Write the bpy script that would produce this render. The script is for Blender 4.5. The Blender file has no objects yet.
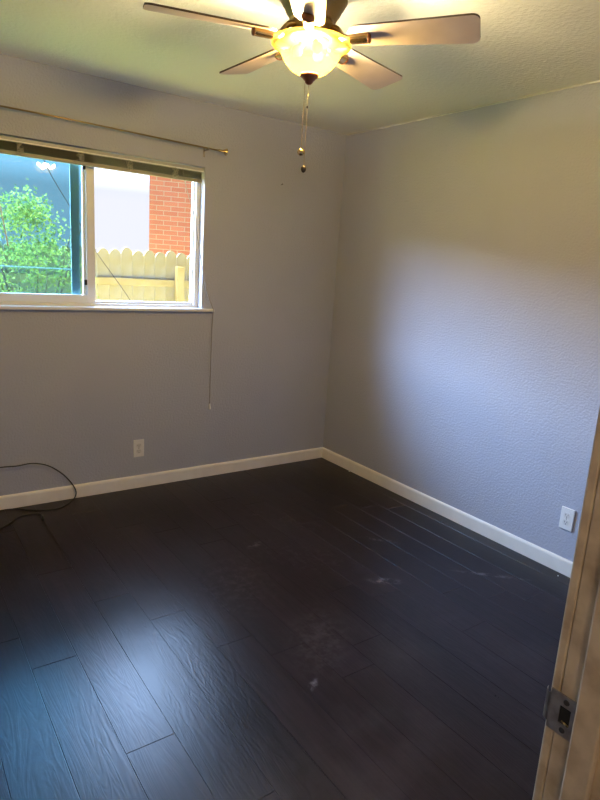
import bpy, bmesh, math, random
from mathutils import Vector, Matrix, Euler
random.seed(7)
S = bpy.context.scene
COL = S.collection
PI = math.pi

# ------------------------------------------------------------------ camera
cam_d = bpy.data.cameras.new('camera')
cam = bpy.data.objects.new('camera', cam_d); COL.objects.link(cam)
_f = Vector((0.57360819, 0.78925051, -0.2192197))
_r = Vector((0.81567855, -0.57489734, 0.06451005))
_u = Vector((0.07511424, 0.2158163, 0.97354054))
cam.matrix_world = Matrix(((_r.x, _u.x, -_f.x, -2.86854), (_r.y, _u.y, -_f.y, -3.59088),
                           (_r.z, _u.z, -_f.z, 1.49199), (0, 0, 0, 1)))
cam_d.sensor_fit = 'HORIZONTAL'; cam_d.sensor_width = 36.0
cam_d.lens = 36.0 * 591.008 / 600.0
cam_d.clip_start = 0.02
S.camera = cam

# ------------------------------------------------------------------ sky, sun, exposure
# hazy bright sky: pale along the horizon, an added bright band above it to light the room from beyond the yard (+Y), dim behind the house
SKY_LOW, SKY_FILL, SKY_HIGH, SKY_SOUTH = 1.12, 84.0, 16.0, 0.3
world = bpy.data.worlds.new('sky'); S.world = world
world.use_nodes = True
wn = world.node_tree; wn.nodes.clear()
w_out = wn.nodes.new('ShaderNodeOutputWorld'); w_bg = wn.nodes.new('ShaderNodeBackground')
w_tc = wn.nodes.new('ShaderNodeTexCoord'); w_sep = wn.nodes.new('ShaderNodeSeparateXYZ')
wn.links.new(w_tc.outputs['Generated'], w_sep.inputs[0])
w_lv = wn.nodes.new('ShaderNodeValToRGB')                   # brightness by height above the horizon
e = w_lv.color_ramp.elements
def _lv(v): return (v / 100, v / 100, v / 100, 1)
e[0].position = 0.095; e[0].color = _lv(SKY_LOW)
e[1].position = 0.165; e[1].color = _lv(SKY_FILL)
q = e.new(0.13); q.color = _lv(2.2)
q = e.new(0.53); q.color = _lv(SKY_FILL)
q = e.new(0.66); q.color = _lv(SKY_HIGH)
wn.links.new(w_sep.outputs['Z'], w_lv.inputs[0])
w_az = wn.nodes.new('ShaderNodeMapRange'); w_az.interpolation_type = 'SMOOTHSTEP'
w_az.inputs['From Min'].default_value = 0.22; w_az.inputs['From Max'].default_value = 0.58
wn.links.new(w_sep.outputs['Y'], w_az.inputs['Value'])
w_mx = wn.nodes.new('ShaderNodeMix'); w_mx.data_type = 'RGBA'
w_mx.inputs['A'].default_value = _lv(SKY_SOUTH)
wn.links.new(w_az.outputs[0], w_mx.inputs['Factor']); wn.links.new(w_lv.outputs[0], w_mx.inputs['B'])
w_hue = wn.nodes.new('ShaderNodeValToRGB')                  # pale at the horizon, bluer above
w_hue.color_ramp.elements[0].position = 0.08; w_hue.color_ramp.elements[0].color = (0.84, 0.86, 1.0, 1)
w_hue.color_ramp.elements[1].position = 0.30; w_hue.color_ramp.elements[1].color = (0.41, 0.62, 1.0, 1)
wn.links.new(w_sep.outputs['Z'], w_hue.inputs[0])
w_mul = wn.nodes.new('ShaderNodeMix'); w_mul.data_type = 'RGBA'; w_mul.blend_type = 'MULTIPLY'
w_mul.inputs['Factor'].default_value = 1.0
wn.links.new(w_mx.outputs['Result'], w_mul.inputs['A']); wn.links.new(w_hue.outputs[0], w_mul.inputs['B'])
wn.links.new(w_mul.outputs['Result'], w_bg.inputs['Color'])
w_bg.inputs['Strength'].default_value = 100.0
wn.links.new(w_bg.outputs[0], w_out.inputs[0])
pd = bpy.data.lights.new('window_daylight_portal', 'AREA'); pd.shape = 'RECTANGLE'; pd.size = 1.447; pd.size_y = 0.90
pd.cycles.is_portal = True
po = bpy.data.objects.new('window_daylight_portal', pd); COL.objects.link(po)
po.location = (-1.836, 0.145, 1.615); po.rotation_euler = (-math.pi / 2, 0, 0)

sun_d = bpy.data.lights.new('sun', 'SUN'); sun_d.energy = 52.0; sun_d.angle = math.radians(0.6)
sun_d.color = (1.0, 0.90, 0.66)
sun = bpy.data.objects.new('sun', sun_d); COL.objects.link(sun)
sun.rotation_euler = Vector((0.12, -0.20, -0.97)).to_track_quat('-Z', 'Y').to_euler()
sun.location = (-3, 4, 14)

FAN_W, FAN_C = 108.0, (1.0, 0.84, 0.55)      # each of the fan's three bulbs
S.view_settings.view_transform = 'Standard'
S.view_settings.look = 'None'
S.view_settings.gamma = 1.0
S.view_settings.use_curve_mapping = False
S.view_settings.exposure = 0.0
S.cycles.max_bounces = 14
S.cycles.diffuse_bounces = 8
S.cycles.glossy_bounces = 5
S.cycles.transmission_bounces = 8
S.cycles.transparent_max_bounces = 16
S.cycles.sample_clamp_indirect = 6.0
S.cycles.use_denoising = True
S.cycles.caustics_reflective = False
S.cycles.caustics_refractive = False

# ------------------------------------------------------------------ helpers
def link(nt, a, b): nt.links.new(a, b)

def mat(name, color, rough=0.5, metal=0.0, spec=0.5, noise=None, bump=None, coat=0.0):
    """principled material; noise=(scale, dark colour, amount); bump=(scale, strength, distance, detail)"""
    m = bpy.data.materials.new(name); m.use_nodes = True
    nt = m.node_tree; b = nt.nodes['Principled BSDF']
    b.inputs['Base Color'].default_value = (*color, 1)
    b.inputs['Roughness'].default_value = rough
    b.inputs['Metallic'].default_value = metal
    b.inputs['Specular IOR Level'].default_value = spec
    b.inputs['Coat Weight'].default_value = coat
    tc = nt.nodes.new('ShaderNodeTexCoord')
    if noise:
        n = nt.nodes.new('ShaderNodeTexNoise'); n.inputs['Scale'].default_value = noise[0]
        n.inputs['Detail'].default_value = 5
        mx = nt.nodes.new('ShaderNodeMix'); mx.data_type = 'RGBA'
        rp = nt.nodes.new('ShaderNodeMapRange')
        rp.inputs['From Min'].default_value = 0.38; rp.inputs['From Max'].default_value = 0.72
        rp.inputs['To Max'].default_value = noise[2]
        link(nt, tc.outputs['Object'], n.inputs['Vector']); link(nt, n.outputs['Fac'], rp.inputs['Value'])
        link(nt, rp.outputs['Result'], mx.inputs['Factor'])
        mx.inputs['A'].default_value = (*color, 1); mx.inputs['B'].default_value = (*noise[1], 1)
        link(nt, mx.outputs['Result'], b.inputs['Base Color'])
    if bump:
        n = nt.nodes.new('ShaderNodeTexNoise'); n.inputs['Scale'].default_value = bump[0]
        n.inputs['Detail'].default_value = bump[3] if len(bump) > 3 else 3
        bp = nt.nodes.new('ShaderNodeBump'); bp.inputs['Strength'].default_value = bump[1]
        bp.inputs['Distance'].default_value = bump[2]
        link(nt, tc.outputs['Object'], n.inputs['Vector']); link(nt, n.outputs['Fac'], bp.inputs['Height'])
        link(nt, bp.outputs['Normal'], b.inputs['Normal'])
    return m

def obj(name, bm, material, parent=None, smooth=False, bevel=0.0, seg=2):
    me = bpy.data.meshes.new(name)
    bm.normal_update(); bm.to_mesh(me); bm.free()
    mats = material if isinstance(material, (list, tuple)) else [material]
    for m in mats: me.materials.append(m)
    o = bpy.data.objects.new(name, me); COL.objects.link(o)
    if parent is not None: o.parent = parent
    if smooth:
        for p in me.polygons: p.use_smooth = True
    if bevel:
        md = o.modifiers.new('bevel', 'BEVEL'); md.width = bevel; md.segments = seg
        md.limit_method = 'ANGLE'; md.angle_limit = math.radians(40)
    return o

def box(bm, x0, x1, y0, y1, z0, z1, mi=0):
    v = [bm.verts.new((x, y, z)) for x in (x0, x1) for y in (y0, y1) for z in (z0, z1)]
    for idx in ((0, 1, 3, 2), (4, 6, 7, 5), (0, 4, 5, 1), (2, 3, 7, 6), (0, 2, 6, 4), (1, 5, 7, 3)):
        f = bm.faces.new([v[i] for i in idx]); f.material_index = mi
    return v

def B(*boxes):
    bm = bmesh.new()
    for b in boxes: box(bm, *b)
    bmesh.ops.recalc_face_normals(bm, faces=bm.faces)
    return bm

def lathe(bm, profile, seg=32, center=(0, 0, 0), close=True):
    """profile: list of (r, z)"""
    rings = []
    for r, z in profile:
        if r < 1e-6:
            rings.append([bm.verts.new((center[0], center[1], center[2] + z))])
        else:
            rings.append([bm.verts.new((center[0] + r * math.cos(2 * PI * i / seg),
                                        center[1] + r * math.sin(2 * PI * i / seg), center[2] + z)) for i in range(seg)])
    for a, b in zip(rings, rings[1:]):
        for i in range(seg):
            j = (i + 1) % seg
            if len(a) == 1 and len(b) == 1: continue
            if len(a) == 1: bm.faces.new((a[0], b[i], b[j]))
            elif len(b) == 1: bm.faces.new((a[i], b[0], a[j]))
            else: bm.faces.new((a[i], b[i], b[j], a[j]))
    bmesh.ops.recalc_face_normals(bm, faces=bm.faces)
    return bm

def smooth_path(pts, n=8):
    P = [Vector(p) for p in pts]; out = []
    for i in range(len(P) - 1):
        p0 = P[i - 1] if i else P[0] * 2 - P[1]
        p1, p2 = P[i], P[i + 1]
        p3 = P[i + 2] if i + 2 < len(P) else P[-1] * 2 - P[-2]
        for k in range(n):
            t = k / n
            out.append(0.5 * ((2 * p1) + (p2 - p0) * t + (2 * p0 - 5 * p1 + 4 * p2 - p3) * t * t + (3 * p1 - p0 - 3 * p2 + p3) * t ** 3))
    out.append(P[-1]); return out

def tube(bm, pts, r, seg=8, mi=0):
    """tube along points, r a number or list"""
    pts = [Vector(p) for p in pts]
    rs = r if isinstance(r, (list, tuple)) else [r] * len(pts)
    rings = []; up = None
    for i, p in enumerate(pts):
        t = (pts[min(i + 1, len(pts) - 1)] - pts[max(i - 1, 0)]).normalized()
        if up is None:
            up = t.orthogonal().normalized()
        else:
            up = (up - t * up.dot(t)).normalized()
        s = t.cross(up)
        rings.append([bm.verts.new(p + (up * math.cos(2 * PI * k / seg) + s * math.sin(2 * PI * k / seg)) * rs[i]) for k in range(seg)])
    for a, b in zip(rings, rings[1:]):
        for k in range(seg):
            f = bm.faces.new((a[k], a[(k + 1) % seg], b[(k + 1) % seg], b[k])); f.material_index = mi
    bm.faces.new(rings[0][::-1]).material_index = mi; bm.faces.new(rings[-1]).material_index = mi
    return bm

def ball(bm, c, r, u=10, v=7, sc=(1, 1, 1)):
    bmesh.ops.create_uvsphere(bm, u_segments=u, v_segments=v, radius=r,
                              matrix=Matrix.Translation(c) @ Matrix.Diagonal((*sc, 1)))

def prism_xy(bm, poly, z0, z1, top_mi=0, side_mi=0, bot_mi=0):
    a = [bm.verts.new((x, y, z0)) for x, y in poly]; b = [bm.verts.new((x, y, z1)) for x, y in poly]
    bm.faces.new(a[::-1]).material_index = bot_mi; bm.faces.new(b).material_index = top_mi
    n = len(poly)
    for i in range(n):
        bm.faces.new((a[i], a[(i + 1) % n], b[(i + 1) % n], b[i])).material_index = side_mi

def thing(name, label, cat, loc=(0, 0, 0), group=None):
    o = bpy.data.objects.new(name, None); COL.objects.link(o)
    o.empty_display_size = 0.1; o.location = loc
    return tag(o, label, cat, group)

def tag(o, label, cat, group=None):
    o['label'] = label; o['category'] = cat
    if group: o['group'] = group
    return o

def struct(o, label, cat):
    o['kind'] = 'structure'; o['label'] = label; o['category'] = cat
    return o

# ------------------------------------------------------------------ materials
M = {}
M['wall'] = mat('wall_paint', (0.42, 0.43, 0.505), 0.6, spec=0.3, bump=(85, 0.6, 0.006, 3), noise=(3.0, (0.395, 0.405, 0.475), 0.6))
M['ceiling'] = mat('ceiling_paint', (0.90, 0.87, 0.71), 0.85, spec=0.15, bump=(60, 0.6, 0.006, 5))
M['trim'] = mat('trim_paint', (0.86, 0.81, 0.75), 0.38, spec=0.5, noise=(9, (0.70, 0.64, 0.57), 0.35))
M['jamb'] = mat('old_cream_paint', (0.62, 0.51, 0.38), 0.42, spec=0.5, noise=(22, (0.30, 0.21, 0.13), 0.75), bump=(30, 0.25, 0.004, 4))
M['vinyl'] = mat('white_vinyl', (0.80, 0.80, 0.80), 0.35)
M['sill'] = mat('sill_paint', (0.78, 0.76, 0.76), 0.35)
M['dark'] = mat('dark_gap', (0.01, 0.01, 0.01), 0.7)
M['plate'] = mat('white_plastic', (0.80, 0.78, 0.76), 0.35)
M['plate_in'] = mat('white_plastic_face', (0.70, 0.68, 0.66), 0.4)
M['steel'] = mat('worn_steel', (0.42, 0.38, 0.34), 0.42, metal=0.85, noise=(60, (0.22, 0.18, 0.14), 0.7))
M['dark_steel'] = mat('dark_steel', (0.10, 0.085, 0.07), 0.45, metal=0.8)
M['ladder'] = mat('blind_ladder_cord', (0.40, 0.37, 0.29), 0.7)
M['brass'] = mat('brass', (0.78, 0.56, 0.26), 0.24, metal=1.0)
M['fitter'] = mat('satin_brass', (0.42, 0.28, 0.10), 0.55, metal=0.8)
M['antique'] = mat('antique_brass', (0.36, 0.26, 0.13), 0.30, metal=1.0)
M['copper'] = mat('copper_bronze', (0.34, 0.13, 0.07), 0.38, metal=0.7)
M['medal'] = mat('bronze_medallion', (0.20, 0.075, 0.035), 0.45, metal=0.4)
M['blade'] = mat('bleached_wood_blade', (0.66, 0.57, 0.53), 0.42, noise=(14, (0.58, 0.49, 0.45), 0.6))
M['blade_edge'] = mat('blade_edge_band', (0.12, 0.08, 0.05), 0.5)
M['black'] = mat('black_rubber', (0.012, 0.012, 0.012), 0.45)
M['cord'] = mat('beige_cord', (0.26, 0.23, 0.20), 0.7)
M['acorn'] = mat('dark_brown_wood', (0.035, 0.018, 0.012), 0.35)
M['slat'] = mat('blind_slat', (0.15, 0.145, 0.10), 0.5)  # darkened: the shade inside the raised stack is put into the colour
M['headrail'] = mat('blind_headrail', (0.38, 0.365, 0.35), 0.45)
M['rail'] = mat('blind_rail', (0.30, 0.28, 0.22), 0.45)
M['clear'] = mat('clear_wand', (0.85, 0.82, 0.72), 0.15)
M['siding'] = mat('white_siding', (0.80, 0.80, 0.86), 0.7)
M['roof'] = mat('roof_shingle', (0.16, 0.15, 0.14), 0.9, noise=(20, (0.08, 0.08, 0.08), 1))
M['picket'] = mat('fence_pine', (0.315, 0.29, 0.235), 0.75, noise=(5, (0.27, 0.23, 0.13), 0.8))
M['rail_wood'] = mat('fence_rail_pine', (0.37, 0.32, 0.21), 0.75, noise=(6, (0.30, 0.24, 0.125), 0.8))
M['grass'] = mat('lawn', (0.45, 0.45, 0.11), 0.9, noise=(6, (0.50, 0.44, 0.14), 1), bump=(60, 0.8, 0.02))
M['bark'] = mat('bark', (0.16, 0.11, 0.07), 0.9)
M['screen_frame'] = mat('screen_frame', (0.72, 0.74, 0.76), 0.45)
M['stucco'] = mat('outer_stucco', (0.62, 0.58, 0.52), 0.9)
M['flake'] = mat('white_paint_flake', (0.85, 0.83, 0.8), 0.6)

def glass_mat(name, tint, refl):
    m = bpy.data.materials.new(name); m.use_nodes = True
    nt = m.node_tree; nt.nodes.clear()
    out = nt.nodes.new('ShaderNodeOutputMaterial')
    tr = nt.nodes.new('ShaderNodeBsdfTransparent'); tr.inputs[0].default_value = (*tint, 1)
    gl = nt.nodes.new('ShaderNodeBsdfGlossy'); gl.inputs['Roughness'].default_value = 0.02
    lw = nt.nodes.new('ShaderNodeLayerWeight')               # Schlick reflectance, alike from both faces
    pw = nt.nodes.new('ShaderNodeMath'); pw.operation = 'POWER'; pw.inputs[1].default_value = 5.0
    fr = nt.nodes.new('ShaderNodeMath'); fr.operation = 'MULTIPLY_ADD'; fr.inputs[1].default_value = 1 - refl; fr.inputs[2].default_value = refl
    link(nt, lw.outputs['Facing'], pw.inputs[0]); link(nt, pw.outputs[0], fr.inputs[0])
    mx = nt.nodes.new('ShaderNodeMixShader')
    link(nt, fr.outputs[0], mx.inputs[0]); link(nt, tr.outputs[0], mx.inputs[1]); link(nt, gl.outputs[0], mx.inputs[2])
    link(nt, mx.outputs[0], out.inputs[0])
    return m
M['glass'] = glass_mat('clear_glass', (0.99, 0.99, 0.99), 0.012)
M['glass_tint'] = glass_mat('tinted_glass', (0.45, 0.71, 0.80), 0.075)

def bowl_mat():
    m = bpy.data.materials.new('frosted_amber_glass'); m.use_nodes = True
    nt = m.node_tree; nt.nodes.clear()
    out = nt.nodes.new('ShaderNodeOutputMaterial')
    tl = nt.nodes.new('ShaderNodeBsdfTranslucent'); tl.inputs[0].default_value = (0.050, 0.026, 0.0034, 1)
    tr = nt.nodes.new('ShaderNodeBsdfTransparent'); tr.inputs[0].default_value = (1.0, 0.77, 0.33, 1)
    df = nt.nodes.new('ShaderNodeBsdfDiffuse'); df.inputs[0].default_value = (0.35, 0.25, 0.12, 1)
    gl = nt.nodes.new('ShaderNodeBsdfGlossy'); gl.inputs['Roughness'].default_value = 0.6; gl.inputs[0].default_value = (0.5, 0.36, 0.16, 1)
    m1 = nt.nodes.new('ShaderNodeMixShader'); m1.inputs[0].default_value = 0.02
    m2 = nt.nodes.new('ShaderNodeMixShader'); m2.inputs[0].default_value = 0.30
    m3 = nt.nodes.new('ShaderNodeMixShader'); m3.inputs[0].default_value = 0.012
    link(nt, tl.outputs[0], m1.inputs[1]); link(nt, df.outputs[0], m1.inputs[2])
    link(nt, m1.outputs[0], m2.inputs[1]); link(nt, tr.outputs[0], m2.inputs[2])
    link(nt, m2.outputs[0], m3.inputs[1]); link(nt, gl.outputs[0], m3.inputs[2])
    link(nt, m3.outputs[0], out.inputs[0])
    return m
M['bowl'] = bowl_mat()

def bulb_mat():
    m = bpy.data.materials.new('lit_bulb'); m.use_nodes = True
    nt = m.node_tree; b = nt.nodes['Principled BSDF']
    b.inputs['Base Color'].default_value = (0.12, 0.09, 0.05, 1)
    b.inputs['Roughness'].default_value = 0.9; b.inputs['Specular IOR Level'].default_value = 0.1
    b.inputs['Emission Color'].default_value = (1.0, 0.72, 0.36, 1)
    b.inputs['Emission Strength'].default_value = 1.5
    return m
M['bulb'] = bulb_mat()

def milky(name, color, amount):
    m = bpy.data.materials.new(name); m.use_nodes = True
    nt = m.node_tree; nt.nodes.clear()
    out = nt.nodes.new('ShaderNodeOutputMaterial'); d = nt.nodes.new('ShaderNodeBsdfDiffuse'); t = nt.nodes.new('ShaderNodeBsdfTranslucent')
    d.inputs[0].default_value = (*color, 1); t.inputs[0].default_value = (*color, 1)
    mx = nt.nodes.new('ShaderNodeMixShader'); mx.inputs[0].default_value = amount
    link(nt, d.outputs[0], mx.inputs[1]); link(nt, t.outputs[0], mx.inputs[2]); link(nt, mx.outputs[0], out.inputs[0])
    return m
M['milky'] = milky('milky_plastic', (0.8, 0.8, 0.8), 0.55)

def brick_mat():
    m = bpy.data.materials.new('red_brick'); m.use_nodes = True
    nt = m.node_tree; b = nt.nodes['Principled BSDF']; b.inputs['Roughness'].default_value = 0.85
    tc = nt.nodes.new('ShaderNodeTexCoord'); sp = nt.nodes.new('ShaderNodeSeparateXYZ'); cb = nt.nodes.new('ShaderNodeCombineXYZ')
    ad = nt.nodes.new('ShaderNodeMath'); ad.operation = 'ADD'
    link(nt, tc.outputs['Object'], sp.inputs[0])
    link(nt, sp.outputs['X'], ad.inputs[0]); link(nt, sp.outputs['Y'], ad.inputs[1])
    link(nt, ad.outputs[0], cb.inputs['X']); link(nt, sp.outputs['Z'], cb.inputs['Y'])
    br = nt.nodes.new('ShaderNodeTexBrick')
    br.inputs['Scale'].default_value = 1.0
    br.inputs['Brick Width'].default_value = 0.215; br.inputs['Row Height'].default_value = 0.072
    br.inputs['Mortar Size'].default_value = 0.006; br.inputs['Mortar Smooth'].default_value = 0.2
    br.inputs['Color1'].default_value = (0.42, 0.15, 0.125, 1); br.inputs['Color2'].default_value = (0.35, 0.115, 0.095, 1)
    br.inputs['Mortar'].default_value = (0.36, 0.29, 0.29, 1)
    link(nt, cb.outputs[0], br.inputs['Vector']); link(nt, br.outputs['Color'], b.inputs['Base Color'])
    bp = nt.nodes.new('ShaderNodeBump'); bp.inputs['Strength'].default_value = 0.5; bp.inputs['Distance'].default_value = 0.01
    bp.invert = True
    link(nt, br.outputs['Fac'], bp.inputs['Height']); link(nt, bp.outputs['Normal'], b.inputs['Normal'])
    return m
M['brick'] = brick_mat()

def leaf_mat():
    m = bpy.data.materials.new('leaf'); m.use_nodes = True
    nt = m.node_tree; nt.nodes.clear()
    out = nt.nodes.new('ShaderNodeOutputMaterial')
    at = nt.nodes.new('ShaderNodeAttribute'); at.attribute_name = 'tone'
    rp = nt.nodes.new('ShaderNodeValToRGB')
    rp.color_ramp.elements[0].color = (0.13, 0.21, 0.07, 1); rp.color_ramp.elements[1].color = (0.58, 0.54, 0.13, 1)
    d = nt.nodes.new('ShaderNodeBsdfDiffuse'); t = nt.nodes.new('ShaderNodeBsdfTranslucent')
    mx = nt.nodes.new('ShaderNodeMixShader'); mx.inputs[0].default_value = 0.45
    link(nt, at.outputs['Fac'], rp.inputs[0]); link(nt, rp.outputs[0], d.inputs[0]); link(nt, rp.outputs[0], t.inputs[0])
    link(nt, d.outputs[0], mx.inputs[1]); link(nt, t.outputs[0], mx.inputs[2]); link(nt, mx.outputs[0], out.inputs[0])
    return m
M['leaf'] = leaf_mat()

def floor_mat():
    m = bpy.data.materials.new('dark_scraped_planks'); m.use_nodes = True
    nt = m.node_tree; b = nt.nodes['Principled BSDF']
    N = nt.nodes.new
    tc = N('ShaderNodeTexCoord'); at = N('ShaderNodeAttribute'); at.attribute_name = 'plank'
    off = N('ShaderNodeVectorMath'); off.operation = 'MULTIPLY_ADD'
    link(nt, at.outputs['Vector'], off.inputs[0]); off.inputs[1].default_value = (7.3, 13.1, 5.7)
    link(nt, tc.outputs['Object'], off.inputs[2])
    # colour: stained grain
    mp = N('ShaderNodeMapping'); mp.inputs['Scale'].default_value = (26, 1.6, 1)
    link(nt, off.outputs[0], mp.inputs['Vector'])
    gn = N('ShaderNodeTexNoise'); gn.inputs['Scale'].default_value = 1.5; gn.inputs['Detail'].default_value = 7; gn.inputs['Roughness'].default_value = 0.65
    link(nt, mp.outputs[0], gn.inputs['Vector'])
    cr = N('ShaderNodeValToRGB')
    cr.color_ramp.elements[0].position = 0.30; cr.color_ramp.elements[0].color = (0.005, 0.0028, 0.0034, 1)
    cr.color_ramp.elements[1].position = 0.75; cr.color_ramp.elements[1].color = (0.019, 0.0095, 0.0115, 1)
    link(nt, gn.outputs['Fac'], cr.inputs[0])
    tone = N('ShaderNodeMapRange'); tone.inputs['To Min'].default_value = 0.75; tone.inputs['To Max'].default_value = 1.35
    link(nt, at.outputs['Fac'], tone.inputs['Value'])
    mt = N('ShaderNodeVectorMath'); mt.operation = 'SCALE'
    link(nt, cr.outputs[0], mt.inputs[0]); link(nt, tone.outputs[0], mt.inputs['Scale'])
    # dusty film and scuffs, heavier in the middle of the room
    dn = N('ShaderNodeTexNoise'); dn.inputs['Scale'].default_value = 2.6; dn.inputs['Detail'].default_value = 8; dn.inputs['Roughness'].default_value = 0.7
    link(nt, tc.outputs['Object'], dn.inputs['Vector'])
    dr = N('ShaderNodeMapRange'); dr.inputs['From Min'].default_value = 0.5; dr.inputs['From Max'].default_value = 0.75; dr.inputs['To Max'].default_value = 0.06
    link(nt, dn.outputs['Fac'], dr.inputs['Value'])
    sp = N('ShaderNodeMapping'); sp.inputs['Scale'].default_value = (9, 5, 1); sp.inputs['Rotation'].default_value = (0, 0, 0.6)
    link(nt, tc.outputs['Object'], sp.inputs['Vector'])
    sn = N('ShaderNodeTexNoise'); sn.inputs['Scale'].default_value = 1.0; sn.inputs['Detail'].default_value = 10; sn.inputs['Roughness'].default_value = 0.8
    sn.inputs['Distortion'].default_value = 1.2
    link(nt, sp.outputs[0], sn.inputs['Vector'])
    sr = N('ShaderNodeMapRange'); sr.inputs['From Min'].default_value = 0.69; sr.inputs['From Max'].default_value = 0.80; sr.inputs['To Max'].default_value = 0.15
    link(nt, sn.outputs['Fac'], sr.inputs['Value'])
    mxf = N('ShaderNodeMath'); mxf.operation = 'MAXIMUM'
    link(nt, dr.outputs[0], mxf.inputs[0]); link(nt, sr.outputs[0], mxf.inputs[1])
    # single scuffs and a dusty patch where the boards are worn: (x, y, half length along, half width, turn, strength, broken-up)
    fine = N('ShaderNodeTexNoise'); fine.inputs['Scale'].default_value = 24; fine.inputs['Detail'].default_value = 6; fine.inputs['Roughness'].default_value = 0.75
    link(nt, tc.outputs['Object'], fine.inputs['Vector'])
    prev = mxf.outputs[0]
    for (qx, qy, la, lb, tr, st, lo_n) in ((-1.28, -1.077, 0.07, 0.028, 0.3, 0.7, 0.45), (-0.903, -1.713, 0.10, 0.04, -0.6, 0.6, 0.46), (-1.669, -2.133, 0.06, 0.020, 0.5, 0.6, 0.47),
                                           (-0.375, -1.934, 0.24, 0.02, -0.75, 0.5, 0.44), (-1.47, -1.92, 0.30, 0.17, 0.9, 0.13, 0.44), (-1.10, -1.30, 0.40, 0.22, -0.9, 0.16, 0.50),
                                           (-0.93, -0.95, 0.30, 0.16, -0.9, 0.14, 0.50), (-1.55, -1.35, 0.40, 0.26, 1.1, 0.13, 0.48), (-0.62, -1.35, 0.16, 0.03, -0.8, 0.6, 0.52), (-1.05, -0.72, 0.12, 0.03, 0.2, 0.5, 0.52)):
        sm = N('ShaderNodeMapping'); sm.vector_type = 'TEXTURE'
        sm.inputs['Location'].default_value = (qx, qy, 0); sm.inputs['Rotation'].default_value = (0, 0, tr); sm.inputs['Scale'].default_value = (la, lb, 1)
        link(nt, tc.outputs['Object'], sm.inputs['Vector'])
        ln = N('ShaderNodeVectorMath'); ln.operation = 'LENGTH'; link(nt, sm.outputs[0], ln.inputs[0])
        fo = N('ShaderNodeMapRange'); fo.inputs['From Min'].default_value = 1.0; fo.inputs['From Max'].default_value = 0.2; fo.inputs['To Max'].default_value = st
        link(nt, ln.outputs['Value'], fo.inputs['Value'])
        br_ = N('ShaderNodeMapRange'); br_.inputs['From Min'].default_value = lo_n; br_.inputs['From Max'].default_value = lo_n + 0.14
        link(nt, fine.outputs['Fac'], br_.inputs['Value'])
        pr = N('ShaderNodeMath'); pr.operation = 'MULTIPLY'; link(nt, fo.outputs[0], pr.inputs[0]); link(nt, br_.outputs[0], pr.inputs[1])
        mm = N('ShaderNodeMath'); mm.operation = 'MAXIMUM'; link(nt, prev, mm.inputs[0]); link(nt, pr.outputs[0], mm.inputs[1]); prev = mm.outputs[0]
    m1 = N('ShaderNodeMix'); m1.data_type = 'RGBA'
    link(nt, prev, m1.inputs['Factor']); link(nt, mt.outputs[0], m1.inputs['A']); m1.inputs['B'].default_value = (0.24, 0.21, 0.22, 1)
    link(nt, m1.outputs['Result'], b.inputs['Base Color'])
    # roughness
    rr = N('ShaderNodeMapRange'); rr.inputs['To Min'].default_value = 0.22; rr.inputs['To Max'].default_value = 0.40
    link(nt, dn.outputs['Fac'], rr.inputs['Value']); link(nt, rr.outputs[0], b.inputs['Roughness'])
    b.inputs['Specular IOR Level'].default_value = 0.30
    # hand-scraped ripples: wavy rings along the boards plus pores
    mp2 = N('ShaderNodeMapping'); mp2.inputs['Scale'].default_value = (34, 3.4, 1)
    link(nt, off.outputs[0], mp2.inputs['Vector'])
    wn_ = N('ShaderNodeTexNoise'); wn_.inputs['Scale'].default_value = 0.55; wn_.inputs['Detail'].default_value = 2.5; wn_.inputs['Distortion'].default_value = 1.6
    link(nt, mp2.outputs[0], wn_.inputs['Vector'])
    ring = N('ShaderNodeMath'); ring.operation = 'MULTIPLY'; ring.inputs[1].default_value = 42
    link(nt, wn_.outputs['Fac'], ring.inputs[0])
    sine = N('ShaderNodeMath'); sine.operation = 'SINE'; link(nt, ring.outputs[0], sine.inputs[0])
    b1 = N('ShaderNodeBump'); b1.inputs['Strength'].default_value = 0.06; b1.inputs['Distance'].default_value = 0.002
    link(nt, sine.outputs[0], b1.inputs['Height'])
    b2 = N('ShaderNodeBump'); b2.inputs['Strength'].default_value = 0.07; b2.inputs['Distance'].default_value = 0.0025
    link(nt, gn.outputs['Fac'], b2.inputs['Height']); link(nt, b1.outputs[0], b2.inputs['Normal'])
    link(nt, b2.outputs[0], b.inputs['Normal'])
    return m
M['floor'] = floor_mat()

# ------------------------------------------------------------------ room shell
H = 2.44
XL, YF = -3.50, -3.267            # left wall, front (door) wall
WX0, WX1, WZ0, WZ1 = -2.56, -1.113, 1.165, 2.064   # window opening
T = 0.14
HY = -4.70                        # end of the hallway behind the door

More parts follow.
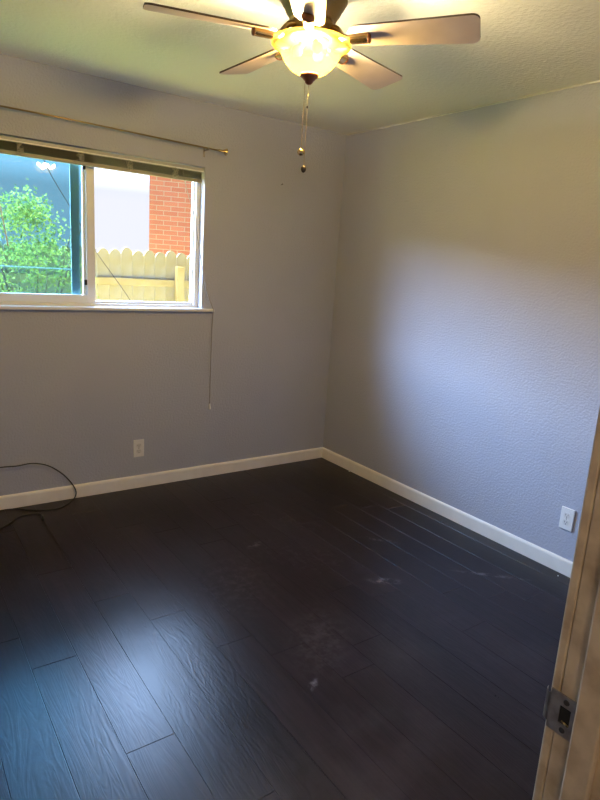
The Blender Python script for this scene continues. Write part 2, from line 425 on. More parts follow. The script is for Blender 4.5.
# floor of bevelled planks (one mesh; planks are its pattern)
bm = bmesh.new()
lay = bm.faces.layers.float.new('plank')
PW = 0.16; x_ref = -2.505
known = {0: -1.54, 1: -2.085, 2: -1.215, 3: -1.46}
BZ = -0.004
k0 = math.floor((XL - x_ref) / PW)
rnd = random.Random(3)
k = k0
while x_ref + k * PW < 0:
    xa, xb = max(XL, x_ref + k * PW), min(0.0, x_ref + (k + 1) * PW)
    y = known.get(k, -rnd.uniform(0.2, 1.4))
    while y < 0: y += 1.22
    cuts = [0.0]
    y -= 1.22
    while y > HY: cuts.append(y); y -= 1.22
    cuts.append(HY)
    for ya, yb in zip(cuts, cuts[1:]):
        g, bv = 0.0006, 0.0009
        lo = [(xa + g, yb + g), (xb - g, yb + g), (xb - g, ya - g), (xa + g, ya - g)]
        hi = [(xa + g + bv, yb + g + bv), (xb - g - bv, yb + g + bv), (xb - g - bv, ya - g - bv), (xa + g + bv, ya - g - bv)]
        a = [bm.verts.new((px, py, -0.0012)) for px, py in lo]; c = [bm.verts.new((px, py, 0)) for px, py in hi]
        v = rnd.random()
        fs = [bm.faces.new(c)] + [bm.faces.new((a[i], a[(i + 1) % 4], c[(i + 1) % 4], c[i])) for i in range(4)]
        for f in fs: f[lay] = v
    k += 1
box(bm, XL, 0, HY, 0, -0.10, -0.0012)
bmesh.ops.recalc_face_normals(bm, faces=bm.faces)
struct(obj('floor', bm, M['floor']), 'dark espresso scraped plank floor with a dusty sheen', 'floor')

struct(obj('ceiling', B((XL - T, T, HY - T, T, H, H + 0.12)), M['ceiling']), 'off-white textured ceiling above the fan', 'ceiling')
struct(obj('wall_back', B((XL, WX0, 0, T, -0.1, H), (WX1, 0, 0, T, -0.1, H), (WX0, WX1, 0, T, -0.1, WZ0), (WX0, WX1, 0, T, WZ1, H)), M['wall']),
       'grey textured wall holding the window', 'wall')
struct(obj('wall_right', B((0, T, HY - T, T, -0.1, H)), M['wall']), 'grey textured wall to the right of the corner, with a bluish patch of daylight', 'wall')
struct(obj('wall_left', B((XL - T, XL, HY - T, T, -0.1, H)), M['wall']), 'grey wall to the left, outside the photograph', 'wall')
DX0, DX1, DZ = -2.965, -2.18, 2.03     # door opening between jamb faces
JT = 0.018
struct(obj('wall_front', B((XL, DX0 - JT, YF - 0.11, YF, -0.0, H), (DX1 + JT, 0, YF - 0.11, YF, -0.0, H), (DX0 - JT, DX1 + JT, YF - 0.11, YF, DZ + JT, H)), M['wall']),
       'grey wall with the doorway the photograph is taken through', 'wall')
struct(obj('wall_hall', B((XL - T, T, HY - T, HY, -0.1, H)), M['wall']), 'far wall of the hallway behind the doorway', 'wall')

# baseboards with an eased top edge
def baseboard(name, p0, p1, inward, label):
    d = (Vector(p1) - Vector(p0)); L = d.length; d.normalize(); n = Vector(inward)
    prof = [(0, 0), (0.013, 0), (0.013, 0.068), (0.011, 0.077), (0.006, 0.083), (0, 0.084)]
    bm = bmesh.new()
    a = [bm.verts.new(Vector(p0) + n * q[0] + Vector((0, 0, q[1]))) for q in prof]
    b = [bm.verts.new(Vector(p1) + n * q[0] + Vector((0, 0, q[1]))) for q in prof]
    m = len(prof)
    bm.faces.new(a); bm.faces.new(b[::-1])
    for i in range(m): bm.faces.new((a[i], b[i], b[(i + 1) % m], a[(i + 1) % m]))
    bmesh.ops.recalc_face_normals(bm, faces=bm.faces)
    return struct(obj(name, bm, M['trim']), label, 'baseboard')
baseboard('baseboard_back', (XL, 0, 0), (-0.0131, 0, 0), (0, -1, 0), 'white baseboard under the window wall')
baseboard('baseboard_right', (0, YF, 0), (0, 0, 0), (-1, 0, 0), 'white baseboard along the right wall')

# thin uneven caulk line between ceiling and right wall
def caulk_mat():
    m = mat('caulk', (0.66, 0.645, 0.60), 0.7)
    nt = m.node_tree; b = nt.nodes['Principled BSDF']
    tc = nt.nodes.new('ShaderNodeTexCoord'); n = nt.nodes.new('ShaderNodeTexNoise'); n.inputs['Scale'].default_value = 3.1; n.inputs['Detail'].default_value = 6
    r = nt.nodes.new('ShaderNodeValToRGB')
    r.color_ramp.elements[0].position = 0.46; r.color_ramp.elements[0].color = (0.60, 0.59, 0.55, 1)
    r.color_ramp.elements[1].position = 0.60; r.color_ramp.elements[1].color = (0.88, 0.86, 0.80, 1)
    link(nt, tc.outputs['Object'], n.inputs['Vector']); link(nt, n.outputs['Fac'], r.inputs[0]); link(nt, r.outputs[0], b.inputs['Base Color'])
    return m
bm = bmesh.new()
rr = random.Random(5)
pts = [(-0.0035 - rr.uniform(0, 0.001), -0.02 - i * 0.05, H - 0.0035 + rr.uniform(-0.001, 0.001)) for i in range(64)]
tube(bm, pts, [0.0042 + rr.uniform(-0.0015, 0.0015) for _ in pts], 6)
struct(obj('trim_1', bm, caulk_mat()), 'cracked white caulk line where the right wall meets the ceiling', 'caulk')

# ------------------------------------------------------------------ window
win = bpy.data.objects.new('window_1', None); COL.objects.link(win)
struct(win, 'white sliding window with a tinted left sash and clear right pane', 'window')
FY0, FY1 = 0.060, 0.130
fw, fr = 0.042, 0.027
bm = bmesh.new()
box(bm, WX0, WX0 + fw, FY0, FY1, WZ0, WZ1); box(bm, WX1 - fr, WX1, FY0, FY1, WZ0, WZ1)
box(bm, WX0 + fw, WX1 - fr, FY0, FY1, WZ1 - fw, WZ1)
box(bm, WX0 + fw, WX1 - fr, FY0, FY1, WZ0, 1.198)
box(bm, WX0 + fw, WX1 - fr, FY0 - 0.004, FY0, WZ0, 1.190)
box(bm, -1.842, -1.812, 0.098, FY1 - 0.004, 1.198, WZ1 - fw)     # fixed meeting rail behind the sash
box(bm, WX1 - fr - 0.007, WX1 - fr, 0.085, 0.120, 1.198, WZ1 - fw)
box(bm, -1.812, WX1 - fr - 0.007, 0.085, 0.120, 1.198, 1.212)
box(bm, -1.812, WX1 - fr - 0.007, 0.085, 0.120, WZ1 - fw - 0.008, WZ1 - fw)
bmesh.ops.recalc_face_normals(bm, faces=bm.faces)
obj('window_frame', bm, M['vinyl'], win, bevel=0.002)
obj('glass_pane', B((-1.812, WX1 - fr - 0.007, 0.100, 0.104, 1.212, WZ1 - fw - 0.008)), M['glass'], win)
sx0, sx1 = WX0 + fw + 0.002, -1.782
sash = obj('sash', B((sx0, sx0 + 0.045, 0.066, 0.094, 1.199, WZ1 - fw - 0.001), (sx1 - 0.048, sx1, 0.066, 0.094, 1.199, WZ1 - fw - 0.001),
                     (sx0 + 0.045, sx1 - 0.048, 0.066, 0.094, 1.199, 1.246), (sx0 + 0.045, sx1 - 0.048, 0.066, 0.094, WZ1 - fw - 0.045, WZ1 - fw - 0.001)), M['vinyl'], win, bevel=0.002)
obj('glass_pane', B((sx0 + 0.045, sx1 - 0.048, 0.083, 0.087, 1.246, WZ1 - fw - 0.045)), M['glass'], sash)
bm = bmesh.new()      # window film, trimmed a little short of the right edge and not quite straight
fa, fb = 1.2465, WZ1 - fw - 0.0455
v = [bm.verts.new((x, y, z)) for y in (0.0872, 0.0876) for x, z in ((sx0 + 0.0455, fa), (-1.857, fa), (-1.847, fb), (sx0 + 0.0455, fb))]
for idx in ((0, 1, 2, 3), (7, 6, 5, 4), (0, 4, 5, 1), (1, 5, 6, 2), (2, 6, 7, 3), (3, 7, 4, 0)): bm.faces.new([v[i] for i in idx])
bmesh.ops.recalc_face_normals(bm, faces=bm.faces)
obj('tint_film', bm, M['glass_tint'], sash)['label'] = 'blue-green tint film on the left pane'
for z in (1.955, 1.305):
    obj('latch', B((sx1 - 0.062, sx1 - 0.0482, 0.067, 0.082, z, z + 0.03)), M['dark'], sash, bevel=0.002)['label'] = 'small dark latch'
scr = obj('screen_frame', B((sx0, sx0 + 0.03, 0.118, 0.128, 1.199, WZ1 - fw - 0.001), (-1.905, -1.856, 0.118, 0.128, 1.199, WZ1 - fw - 0.001),
                            (sx0 + 0.03, -1.905, 0.118, 0.128, 1.199, 1.215), (sx0 + 0.03, -1.905, 0.118, 0.128, WZ1 - fw - 0.02, WZ1 - fw - 0.001)), M['screen_frame'], win)
obj('crossbar', B((sx0 + 0.03, -1.905, 0.119, 0.127, 1.388, 1.3945)), M['milky'], scr)
obj('window_sill', B((-2.66, -1.030, -0.028, 0.0, 1.163, 1.182), (WX0, WX1, -0.001, FY0 + 0.01, 1.163, 1.182)), M['sill'], win, bevel=0.004)

# ------------------------------------------------------------------ blind, raised to the top of the window
bl = thing('mini_blind', 'raised mini blind gathered into a dark stack across the top of the window', 'blind', (0, 0, 0))
bx0, bx1 = WX0 + 0.012, WX1 - 0.010
obj('headrail', B((bx0, bx1, 0.004, 0.032, 2.034, 2.0555)), M['headrail'], bl, bevel=0.002)
obj('headrail_lit_strip', B((bx0, bx1, 0.001, 0.0038, 2.033, 2.0395)), M['sill'], bl)['label'] = 'white strip standing in for light along the lower edge of the headrail'  # white strip stands in for outside light catching this edge
bm = bmesh.new()
ns = 16
for i in range(ns):
    z = 1.990 + i * 0.0026
    rr_ = random.Random(i); dz = rr_.uniform(-0.0005, 0.0005); dy = rr_.uniform(-0.001, 0.001)
    a = []
    for (yy, cz) in ((0.006, 0), (0.012, 0.0016), (0.018, 0.0022), (0.024, 0.0016), (0.030, 0)):
        a.append((yy + dy, z + cz * 0.7 + dz))
    va = [bm.verts.new((bx0 + 0.006, y, z_)) for y, z_ in a] + [bm.verts.new((bx0 + 0.006, y, z_ - 0.0006)) for y, z_ in a[::-1]]
    vb = [bm.verts.new((bx1 - 0.006, v.co.y, v.co.z)) for v in va]
    n = len(va)
    bm.faces.new(va); bm.faces.new(vb[::-1])
    for j in range(n): bm.faces.new((va[j], vb[j], vb[(j + 1) % n], va[(j + 1) % n]))
bmesh.ops.recalc_face_normals(bm, faces=bm.faces)
obj('slats', bm, M['slat'], bl)
obj('bottom_rail', B((bx0 + 0.006, bx1 - 0.006, 0.006, 0.030, 1.969, 1.988)), M['rail'], bl, bevel=0.003)
for i, x in enumerate((-2.187, -1.879, -1.601, -1.315, -2.48)):
    bm = bmesh.new(); r2 = random.Random(20 + i)
    for s in range(5):
        pts = [(x + r2.uniform(-0.004, 0.004), 0.003, 2.035)]
        for q in range(4):
            pts.append((x + r2.uniform(-0.022, 0.022), -0.002 - r2.uniform(0, 0.006), 2.024 - q * 0.012 + r2.uniform(-0.005, 0.005)))
        pts.append((x + r2.uniform(-0.004, 0.004), 0.004, 1.972))
        tube(bm, smooth_path(pts, 5), 0.0016, 5)
    obj('ladder_cord', bm, M['ladder'], bl)
bm = bmesh.new()
tube(bm, smooth_path([(-1.262, 0.001, 2.034), (-1.262, -0.004, 2.0), (-1.236, -0.012, 1.90), (-1.193, -0.022, 1.766), (-1.140, -0.030, 1.494),
                      (-1.095, -0.033, 1.303), (-1.047, -0.034, 1.190), (-1.040, -0.031, 1.17), (-1.040, -0.022, 1.10), (-1.037, -0.012, 0.95), (-1.035, -0.008, 0.53)], 6), 0.0024, 6)
lc = obj('lift_cord', bm, M['cord'], bl)
bm = bmesh.new(); lathe(bm, [(0, 0.022), (0.003, 0.021), (0.0045, 0.012), (0.0085, -0.012), (0.008, -0.017), (0, -0.018)], 14, (-1.035, -0.012, 0.510))
obj('tassel', bm, M['plate'], lc, smooth=True)['label'] = 'white plastic tassel at the end of the cord'
bm = bmesh.new(); tube(bm, [(-2.345, -0.002, 2.034), (-2.338, -0.006, 1.98), (-2.265, -0.010, 1.50)], 0.0035, 8)
obj('tilt_wand', bm, M['clear'], bl)

# ------------------------------------------------------------------ curtain rod
cr = thing('curtain_rod', 'thin brass curtain rod with a flared end above the window', 'curtain rod', (0, 0, 0))
ry = -0.055
bm = bmesh.new(); tube(bm, [(-2.80, ry, 2.186), (-1.95, ry, 2.183), (-1.045, ry, 2.166)], 0.0046, 12)
obj('rod', bm, M['antique'], cr, smooth=True)
bm = bmesh.new(); lathe(bm, [(0, 0), (0.0065, 0), (0.0075, 0.012), (0.0065, 0.018), (0.008, 0.026), (0.014, 0.040), (0.0205, 0.050), (0.0215, 0.053), (0.018, 0.054), (0, 0.050)], 20)
o = obj('finial', bm, M['brass'], cr, smooth=True); o.location = (-1.050, ry, 2.166); o.rotation_euler = (0, PI / 2 + 0.02, 0)
for bx, bz in ((-1.125, 2.1675), (-2.62, 2.185)):
    bm = bmesh.new()
    box(bm, bx - 0.006, bx + 0.006, -0.003, -0.0003, bz - 0.045, bz + 0.012)
    box(bm, bx - 0.004, bx + 0.004, ry - 0.004, -0.002, bz - 0.011, bz - 0.0065)
    box(bm, bx - 0.004, bx + 0.004, ry - 0.0085, ry - 0.0055, bz - 0.011, bz + 0.003)
    bmesh.ops.recalc_face_normals(bm, faces=bm.faces)
    obj('bracket', bm, M['steel'], cr)

# ------------------------------------------------------------------ nail left in the wall
bm = bmesh.new(); tube(bm, [(0, -0.0003, 0), (0, -0.018, 0.004)], 0.0016, 8); tube(bm, [(0, -0.018, 0.004), (0, -0.0195, 0.0043)], 0.0042, 10)
o = obj('nail', bm, M['acorn']); o.location = (-0.540, 0, 2.03)
tag(o, 'small dark nail in the window wall, right of the curtain rod end', 'nail')

# ------------------------------------------------------------------ wall outlets
def outlet(label, loc, rotz, thick):
    """built facing -Y at the origin"""
    t = thing('wall_outlet', label, 'outlet', loc, 'duplex wall outlets'); t.rotation_euler = (0, 0, rotz)
    pl = obj('cover_plate', B((-0.036, 0.036, -thick, -0.0004, -0.059, 0.059)), M['plate'], t, bevel=0.0025)
    for s in (-1, 1):
        bm = bmesh.new()
        poly = []
        for i in range(24):
            a = 2 * PI * i / 24
            poly.append((0.0172 * math.cos(a), max(-0.0145, min(0.0145, 0.0172 * math.sin(a)))))
        va = [bm.verts.new((x, -thick - 0.0018, z + s * 0.0195)) for x, z in poly]; vb = [bm.verts.new((x, -thick + 0.001, z + s * 0.0195)) for x, z in poly]
        bm.faces.new(va)
        for i in range(24): bm.faces.new((va[i], vb[i], vb[(i + 1) % 24], va[(i + 1) % 24]))
        bmesh.ops.recalc_face_normals(bm, faces=bm.faces)
        rc = obj('receptacle', bm, M['plate_in'], t)
        for dx, w, h in ((-0.0065, 0.0011, 0.0045), (0.0065, 0.0011, 0.0038)):
            obj('slot', B((dx - w, dx + w, -thick - 0.0022, -thick - 0.0012, s * 0.0195 + 0.003 - h, s * 0.0195 + 0.003 + h)), M['dark'], rc)
        bm = bmesh.new(); bmesh.ops.create_cone(bm, cap_ends=True, segments=12, radius1=0.0026, radius2=0.0026, depth=0.001,
                                                 matrix=Matrix.Translation((0, -thick - 0.0018, s * 0.0195 - 0.0085)) @ Matrix.Rotation(PI / 2, 4, 'X'))
        obj('slot', bm, M['dark'], rc)
    bm = bmesh.new(); bmesh.ops.create_cone(bm, cap_ends=True, segments=12, radius1=0.003, radius2=0.003, depth=0.0014, matrix=Matrix.Translation((0, -thick - 0.0006, 0)) @ Matrix.Rotation(PI / 2, 4, 'X'))
    obj('screw', bm, M['steel'], t)
    return t
outlet('white duplex outlet under the window, low on the window wall', (-1.536, 0, 0.270), 0, 0.006)
o2 = outlet('white duplex outlet low on the right wall, beside the door frame', (0, -2.089, 0.3005), -PI / 2, 0.010)

# ------------------------------------------------------------------ door frame with strike plate
dr = bpy.data.objects.new('door_1', None); COL.objects.link(dr)
dr.location = (0, 0.004 - 0.009 * 0.75, -0.0294); dr.rotation_euler = (-0.009, 0, 0)      # a little out of plumb
struct(dr, 'worn cream door frame at the right edge, with a metal strike plate', 'door frame')
JY1, JY0 = YF, YF - 0.115
def wavy_jamb(xa, xb):
    return B((xa, xb, JY0, JY1, 0, DZ))
obj('jamb', wavy_jamb(DX1, DX1 + JT), M['jamb'], dr, bevel=0.0025)
obj('jamb', wavy_jamb(DX0 - JT, DX0), M['jamb'], dr, bevel=0.0025)
obj('head_jamb', B((DX0 - JT, DX1 + JT, JY0, JY1, DZ, DZ + JT)), M['jamb'], dr)
SY1, SY0 = YF - 0.0265, YF - 0.060     # door stop
obj('door_stop', B((DX1 - 0.011, DX1 + 0.001, SY0, SY1, 0, DZ)), M['jamb'], dr, bevel=0.003)
obj('door_stop', B((DX0 - 0.001, DX0 + 0.011, SY0, SY1, 0, DZ)), M['jamb'], dr, bevel=0.003)
obj('casing', B((DX1 + 0.0006, DX1 + 0.058, YF + 0.0003, YF + 0.014, 0, DZ + 0.058)), M['jamb'], dr, bevel=0.003)
obj('casing', B((DX0 - 0.058, DX0 - 0.002, YF + 0.0003, YF + 0.014, 0, DZ + 0.058)), M['jamb'], dr, bevel=0.003)
obj('head_casing', B((DX0 - 0.002, DX1 + 0.002, YF + 0.0003, YF + 0.014, DZ + 0.002, DZ + 0.058)), M['jamb'], dr, bevel=0.003)
obj('casing', B((DX1 + 0.002, DX1 + 0.058, JY0 + 0.005 - 0.014, JY0 + 0.0047, 0, DZ + 0.058)), M['jamb'], dr, bevel=0.003)
# strike plate: face with a square latch hole, lip bent round the room-side edge
zc = 0.947; ph = 0.0288
bm = bmesh.new()
px0, px1 = DX1 - 0.0016, DX1 + 0.0004
ya, yb = YF + 0.0105, YF - 0.027; ha, hb, hz = YF - 0.0035, YF - 0.0185, 0.0125
for args in ((yb, ya, zc - ph, zc - hz), (yb, ya, zc + hz, zc + ph), (yb, hb, zc - hz, zc + hz), (ha, ya, zc - hz, zc + hz)):
    box(bm, px0, px1, *args)
bmesh.ops.recalc_face_normals(bm, faces=bm.faces)
sp_ = obj('strike_plate', bm, M['steel'], dr)
bm = bmesh.new()
lip = smooth_path([(px0 + 0.0008, ya - 0.001, 0), (px0 + 0.0012, ya + 0.004, 0), (px0 + 0.005, ya + 0.009, 0), (px0 + 0.012, ya + 0.011, 0)], 5)
lo = [bm.verts.new((p.x, p.y, zc - 0.021)) for p in lip]; hi = [bm.verts.new((p.x, p.y, zc + 0.021)) for p in lip]
for i in range(len(lip) - 1): bm.faces.new((lo[i], lo[i + 1], hi[i + 1], hi[i]))
bmesh.ops.solidify(bm, geom=bm.faces, thickness=0.0012)
obj('lip', bm, M['steel'], sp_)
obj('latch_hole', B((px1 - 0.0008, px1 + 0.0002, hb, ha, zc - hz, zc + hz)), M['dark'], sp_)['label'] = 'dark latch hole in the strike plate'
bm = bmesh.new(); tube(bm, smooth_path([(px0 + 0.0004, hb + 0.001, zc - 0.011), (px0 - 0.001, hb + 0.004, zc - 0.0085), (px0 + 0.0006, hb + 0.010, zc - 0.0088)], 4), 0.0016, 6)
obj('tongue', bm, M['brass'], sp_)
for s in (-1, 1):
    bm = bmesh.new(); bmesh.ops.create_cone(bm, cap_ends=True, segments=16, radius1=0.0042, radius2=0.0036, depth=0.0012,
        matrix=Matrix.Translation((px0 - 0.0004, (ha + hb) / 2, zc + s * 0.0205)) @ Matrix.Rotation(-PI / 2, 4, 'Y'))
    scw = obj('screw', bm, M['dark_steel'], sp_)

# ------------------------------------------------------------------ ceiling fan with light
FX, FY, FZ = -1.621, -1.805, 2.235
fan = thing('ceiling_fan', 'five-blade ceiling fan with brass motor and lit amber glass bowl', 'ceiling fan', (FX, FY, FZ))
def fl(prof, name, m, parent=fan, seg=48, z=0.0):
    bm = bmesh.new(); lathe(bm, [(r, zz + z) for r, zz in prof], seg); return obj(name, bm, m, parent, smooth=True)
mh = fl([(0, 0.2045), (0.080, 0.2045), (0.083, 0.17), (0.090, 0.155), (0.108, 0.150), (0.113, 0.143), (0.113, 0.133), (0.108, 0.129), (0.112, 0.118), (0.111, 0.106),
         (0.105, 0.101), (0.103, 0.092), (0.098, 0.088), (0.090, 0.070), (0.081, 0.060), (0.078, 0.052), (0.074, 0.048), (0, 0.046)], 'motor_housing', M['antique'])
fl([(0, 0.050), (0.066, 0.050), (0.068, 0.044), (0.068, 0.030), (0.060, 0.026), (0.058, 0.004), (0.064, 0.0), (0.064, -0.006), (0, -0.006)], 'switch_housing', M['fitter'])

fl([(0.060, -0.0015), (0.100, -0.003), (0.101, -0.006), (0.060, -0.0075)], 'uplight_baffle', M['fitter'])  # added ring over the bowl, holding back light thrown up at the ceiling
R0, R1, BW = 0.122, 0.540, 0.069
PITCH = math.radians(-13)
def blade_outline():
    pts = []
    for i in range(13):                       # rounded inner end
        a = PI / 2 + PI * i / 12
        pts.append((R0 + 0.048 + 0.048 * math.cos(a), 0.050 * math.sin(a)))
    rc = 0.024
    for i in range(7):
        a = -PI / 2 + PI / 2 * i / 6
        pts.append((R1 - rc + rc * math.cos(a), -BW + rc + rc * math.sin(a)))
    for i in range(7):
        a = PI / 2 * i / 6
        pts.append((R1 - rc + rc * math.cos(a), BW - rc + rc * math.sin(a)))
    return pts
for kk in range(5):
    ang = math.radians(-53.8 + 72 * kk - (3.0 if kk == 4 else 0))
    bm = bmesh.new(); prism_xy(bm, blade_outline(), -0.003, 0.003, 0, 1, 0)
    bmesh.ops.recalc_face_normals(bm, faces=bm.faces)
    bld = obj('blade', bm, [M['blade'], M['blade_edge']], fan)
    bld.rotation_euler = (Matrix.Rotation(ang, 3, 'Z') @ Matrix.Rotation(PITCH, 3, 'X')).to_euler()
    # blade iron: arm from the hub that dips below the blade, widening into a pad
    bm = bmesh.new()
    arm = smooth_path([(0.052, 0, 0.034), (0.085, 0, 0.024), (0.108, 0, -0.006), (0.135, 0, -0.0125), (0.196, 0, -0.011)], 6)
    n = len(arm)
    tube(bm, arm, [0.008 + 0.006 * i / n for i in range(n)], 10)
    for v_ in bm.verts: v_.co.y *= 1.0 + 0.55 * min(1, max(0, (v_.co.x - 0.10) / 0.04))
    ir = obj('blade_iron', bm, M['brass'], bld, smooth=True)
    bm = bmesh.new(); ball(bm, (0.196, 0, -0.0115), 0.0145, 16, 10, (0.5, 1.45, 0.95))
    obj('medallion', bm, M['medal'], bld, smooth=True)

bowl = fl([(0.128, -0.001), (0.130, 0.0), (0.1335, -0.003), (0.1345, -0.008), (0.133, -0.013), (0.127, -0.0155), (0.120, -0.0165), (0.117, -0.019), (0.108, -0.026), (0.102, -0.035), (0.096, -0.047), (0.088, -0.060),
           (0.078, -0.073), (0.064, -0.086), (0.048, -0.096), (0.030, -0.102), (0.004, -0.104)], 'glass_bowl', M['bowl'], z=-0.013)
md = bowl.modifiers.new('sub', 'SUBSURF'); md.levels = 1; md.render_levels = 2
fin = fl([(0, -0.094), (0.012, -0.094), (0.030, -0.100), (0.0315, -0.104), (0.029, -0.109), (0.022, -0.113), (0.019, -0.118), (0.0145, -0.120), (0.0125, -0.126), (0.008, -0.131), (0, -0.133)],
         'finial', M['copper'], z=-0.011)
def chain(x, y, z0, z1):
    bm = bmesh.new(); z = z0
    while z > z1:
        ball(bm, (x, y, z), 0.0014, 6, 4); z -= 0.0042
    tube(bm, [(x, y, z0), (x, y, z1)], 0.0005, 4)
    return obj('pull_chain', bm, M['brass'], fan)
cvx, cvy = 0.816, -0.575         # sideways direction seen from the door
c1 = chain(-0.013 * cvx, -0.013 * cvy, -0.128, -0.345)
bm = bmesh.new(); ball(bm, (-0.013 * cvx, -0.013 * cvy, -0.357), 0.013, 14, 9, (1, 1, 0.95)); obj('pendant', bm, M['brass'], c1, smooth=True)['label'] = 'round brass pull'
c2 = chain(0, 0, -0.139, -0.402)
bm = bmesh.new(); lathe(bm, [(0, 0.012), (0.005, 0.011), (0.0095, 0.004), (0.0095, -0.002), (0.006, -0.009), (0, -0.012)], 14, (0, 0, -0.412)); obj('pendant', bm, M['acorn'], c2, smooth=True)['label'] = 'dark brown acorn-shaped pull'
bm = bmesh.new(); ball(bm, (0, 0, -0.212), 0.0032, 8, 6, (1, 1, 1.6)); obj('coupling', bm, M['acorn'], c2, smooth=True)
for i in range(3):
    a = math.radians(20 + 120 * i); bx, by = 0.046 * math.cos(a), 0.046 * math.sin(a)
    bm = bmesh.new(); ball(bm, (bx, by, -0.042), 0.019, 14, 9); tube(bm, [(0.03 * math.cos(a), 0.03 * math.sin(a), -0.020), (0.044 * math.cos(a), 0.044 * math.sin(a), -0.042)], 0.011, 10)
    obj('bulb', bm, M['bulb'], fan, smooth=True)
    ld = bpy.data.lights.new('fan_light', 'POINT'); ld.energy = FAN_W; ld.color = FAN_C; ld.shadow_soft_size = 0.030
    lo_ = bpy.data.objects.new('fan_light', ld); COL.objects.link(lo_); lo_.parent = fan; lo_.location = (bx, by, -0.042)

# ------------------------------------------------------------------ unseen hallway light behind the camera, added to brighten the door jamb
hl = thing('jamb_fill_fixture', 'unseen round hallway fixture added to brighten the door jamb', 'ceiling light', (-3.0, -4.15, H))
bm = bmesh.new(); lathe(bm, [(0, -0.0005), (0.15, -0.0005), (0.155, -0.01), (0.15, -0.025), (0, -0.025)], 32); obj('base', bm, M['antique'], hl, smooth=True)
bm = bmesh.new(); lathe(bm, [(0.14, -0.024), (0.135, -0.05), (0.11, -0.08), (0.06, -0.098), (0, -0.103)], 32); obj('diffuser', bm, M['bulb'], hl, smooth=True)
ld = bpy.data.lights.new('jamb_fill_light', 'POINT'); ld.energy = 18; ld.color = (1.0, 0.76, 0.48); ld.shadow_soft_size = 0.1
lo_ = bpy.data.objects.new('jamb_fill_light', ld); COL.objects.link(lo_); lo_.parent = hl; lo_.location = (0, 0, -0.22)

# ------------------------------------------------------------------ cable on the floor
cb_ = thing('coaxial_cable', 'black cable looping off the floor against the window wall at left', 'cable', (-2.2, -0.1, 0))
cp = [(-2.55, -0.035, 0.20), (-2.45, -0.03, 0.255), (-2.359, -0.025, 0.266), (-2.27, -0.025, 0.262), (-2.183, -0.025, 0.266), (-2.09, -0.025, 0.233), (-2.0, -0.025, 0.152), (-1.945, -0.027, 0.058),
      (-1.963, -0.040, 0.006), (-2.053, -0.128, 0.004), (-2.132, -0.132, 0.004), (-2.231, -0.084, 0.004), (-2.291, -0.036, 0.004), (-2.39, -0.03, 0.004), (-2.60, -0.10, 0.004), (-2.72, -0.26, 0.004),
      (-2.55, -0.36, 0.004), (-2.369, -0.243, 0.004), (-2.306, -0.171, 0.004), (-2.233, -0.147, 0.004), (-2.190, -0.168, 0.004), (-2.177, -0.205, 0.006)]
cp = [(x + 2.2, y + 0.1, z) for x, y, z in cp]
bm = bmesh.new(); tube(bm, smooth_path(cp, 8), 0.0034, 8)
obj('cord', bm, M['black'], cb_, smooth=True)
bm = bmesh.new(); tube(bm, [(0.0235, -0.103, 0.007), (0.018, -0.135, 0.0075), (0.0165, -0.145, 0.0075), (0.012, -0.17, 0.0075)], [0.0058, 0.0070, 0.0055, 0.0055], 10)
obj('connector', bm, M['black'], cb_, smooth=True)

# ------------------------------------------------------------------ specks left on the floor
def flake(label, x, y, s, rz):
    bm = bmesh.new()
    r3 = random.Random(int(x * 1000))
    poly = [(s * r3.uniform(0.6, 1.1) * math.cos(a), 0.6 * s * r3.uniform(0.6, 1.1) * math.sin(a)) for a in [2 * PI * i / 7 for i in range(7)]]
    prism_xy(bm, poly, 0.0002, 0.0025)
    o = obj('paint_flake', bm, M['flake']); o.location = (x, y, 0.0002); o.rotation_euler = (0, 0, rz)
    tag(o, label, 'debris', 'paint flakes on the floor'); return o
flake('white paint flake on the floor against the right baseboard near the corner', -0.021, -0.372, 0.009, 1.5)
flake('tiny pale fleck on the floor by the baseboard next to the door frame', -0.054, -2.12, 0.006, 0.4)

# ------------------------------------------------------------------ outdoors
struct(obj('sun_block_eave', B((-6, 2.0, T, T + 0.32, 2.50, 2.62)), M['stucco']), 'unseen overhang added above the window to block the sun', 'eave')  # overhang added out of view to keep direct sun out of the room
GZ = -0.25
struct(obj('ground', B((-14, 14, T, 16, GZ - 0.1, GZ)), M['grass']), 'sunlit grass side yard outside the window', 'ground')
fe = thing('picket_fence', 'pale pine board fence with dog-eared tops outside the right pane', 'fence', (0, 3.5, GZ))
fh = 1.575 - GZ
bm = bmesh.new()
w2 = 0.068
prof = [(-w2, 0), (w2, 0), (w2, fh - 0.062), (w2 * 0.78, fh - 0.030), (w2 * 0.42, fh - 0.008), (0, fh), (-w2 * 0.42, fh - 0.008), (-w2 * 0.78, fh - 0.030), (-w2, fh - 0.062)]
va = [bm.verts.new((x, 0.0, z)) for x, z in prof]; vb = [bm.verts.new((x, 0.017, z)) for x, z in prof]
bm.faces.new(va); bm.faces.new(vb[::-1])
for i in range(len(prof)): bm.faces.new((va[i], vb[i], vb[(i + 1) % len(prof)], va[(i + 1) % len(prof)]))
bmesh.ops.recalc_face_normals(bm, faces=bm.faces)
pk = obj('picket', bm, M['picket'], fe)
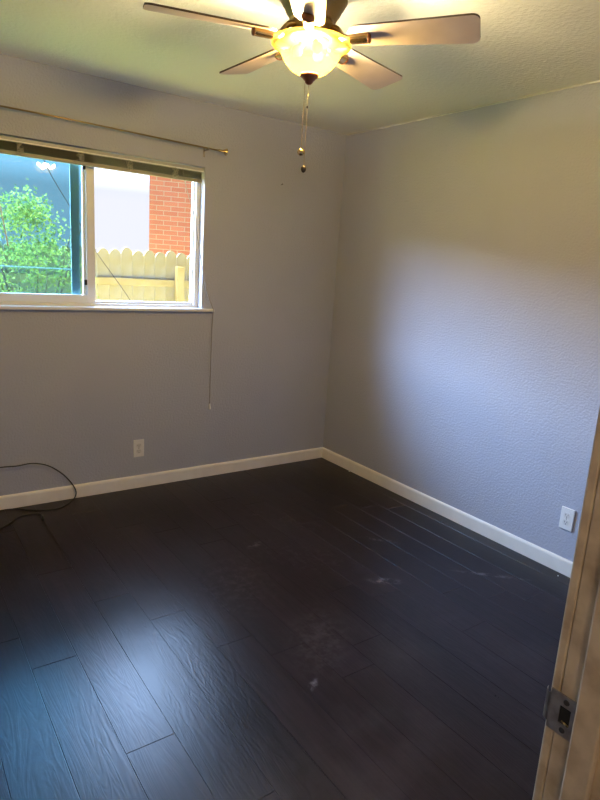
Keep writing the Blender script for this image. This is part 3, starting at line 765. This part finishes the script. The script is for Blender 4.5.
# phase: a joint between boards at x = -0.94
px = -3.61; first = True; r4 = random.Random(9)
while px < 1.7:
    o = pk if first else pk.copy()
    if not first: COL.objects.link(o); o.parent = fe
    o.location = (px, r4.uniform(0, 0.004), r4.uniform(-0.02, 0.012)); first = False
    px += 0.140
obj('rail', B((-3.7, 1.7, -0.042, -0.003, 1.145 - GZ, 1.23 - GZ)), M['rail_wood'], fe, bevel=0.004)
obj('rail', B((-3.7, 1.7, -0.042, -0.003, 0.05 - GZ, 0.14 - GZ)), M['rail_wood'], fe, bevel=0.004)
for x in (0.245, -2.15):
    obj('post', B((x - 0.045, x + 0.045, -0.135, -0.044, 0, 1.395 - GZ)), M['rail_wood'], fe, bevel=0.004)

nh = thing('neighbor_house', 'red brick neighboring house beyond the fence', 'house', (0.655, 5.5, GZ)); nh.rotation_euler = (0, 0, math.radians(-21.5))
hz = 3.6 - GZ
obj('wall', B((0, 7.5, 0, 5.0, 0, hz)), M['brick'], nh)['label'] = 'red brick wall with pale mortar'
bm = bmesh.new()
v = [bm.verts.new(q) for q in ((-0.3, -0.35, hz), (7.8, -0.35, hz), (7.8, 5.35, hz), (-0.3, 5.35, hz), (2.5, 2.5, hz + 1.2), (5.0, 2.5, hz + 1.2))]
for idx in ((0, 3, 2, 1), (0, 1, 5, 4), (1, 2, 5), (2, 3, 4, 5), (3, 0, 4)): bm.faces.new([v[i] for i in idx])
bmesh.ops.recalc_face_normals(bm, faces=bm.faces)
obj('roof', bm, M['roof'], nh)

# leafy shrub in front of the fence
sh = thing('leafy_shrub', 'bright green leafy shrub outside the tinted left pane', 'shrub', (-1.68, 2.35, GZ))
bm = bmesh.new()
r5 = random.Random(11)
clumps = []
for i in range(9):
    a = r5.uniform(0, 2 * PI); top = Vector((0.55 * math.cos(a) * r5.uniform(0.3, 1), 0.4 * math.sin(a), r5.uniform(1.3, 2.15)))
    mid = Vector((top.x * 0.35, top.y * 0.35, top.z * 0.5))
    tube(bm, smooth_path([(0.02 * math.cos(a), 0.02 * math.sin(a), 0), mid, top], 5), [0.02 * (1 - 0.8 * q / 10) for q in range(11)], 6)
obj('stems', bm, M['bark'], sh)
bm = bmesh.new(); lay = bm.faces.layers.float.new('tone')
for i in range(135):
    z = r5.uniform(0.35, 2.2)
    rad = 0.66 * (1 - ((z - 1.0) / 1.25) ** 2) + 0.05
    a = r5.uniform(0, 2 * PI); rr_ = math.sqrt(r5.random()) * rad
    clumps.append((Vector((rr_ * math.cos(a) - 0.05, rr_ * 0.6 * math.sin(a), z)), r5.uniform(0.10, 0.18)))
for c, cr_ in clumps:
    for j in range(48):
        d = Vector((r5.gauss(0, 1), r5.gauss(0, 1), r5.gauss(0, 0.8))); d = d.normalized() * cr_ * r5.random() ** 0.4
        p = c + d
        L = r5.uniform(0.024, 0.040); W = L * 0.32
        rot = Euler((r5.uniform(-1.1, 1.1), r5.uniform(-1.1, 1.1), r5.uniform(0, 6.28))).to_matrix()
        q = [Vector((0, 0, 0)), Vector((L * 0.5, W, 0.006)), Vector((L, 0, -0.004)), Vector((L * 0.5, -W, 0.006))]
        f = bm.faces.new([bm.verts.new(p + rot @ t) for t in q]); f[lay] = r5.random()
obj('foliage', bm, M['leaf'], sh)

# slack cable hanging outside across the window
bm = bmesh.new()
tube(bm, smooth_path([(-2.06, 0.20, 2.45), (-2.025, 0.26, 2.10), (-1.985, 0.30, 1.965), (-1.832, 0.30, 1.713), (-1.714, 0.30, 1.512), (-1.488, 0.30, 1.205), (-1.36, 0.28, 0.95), (-1.30, 0.22, 0.4), (-1.30, 0.2, GZ)], 8), 0.0024, 6)
o = obj('hanging_wire', bm, M['acorn']); tag(o, 'thin slack wire sagging diagonally outside behind both window panes', 'wire')
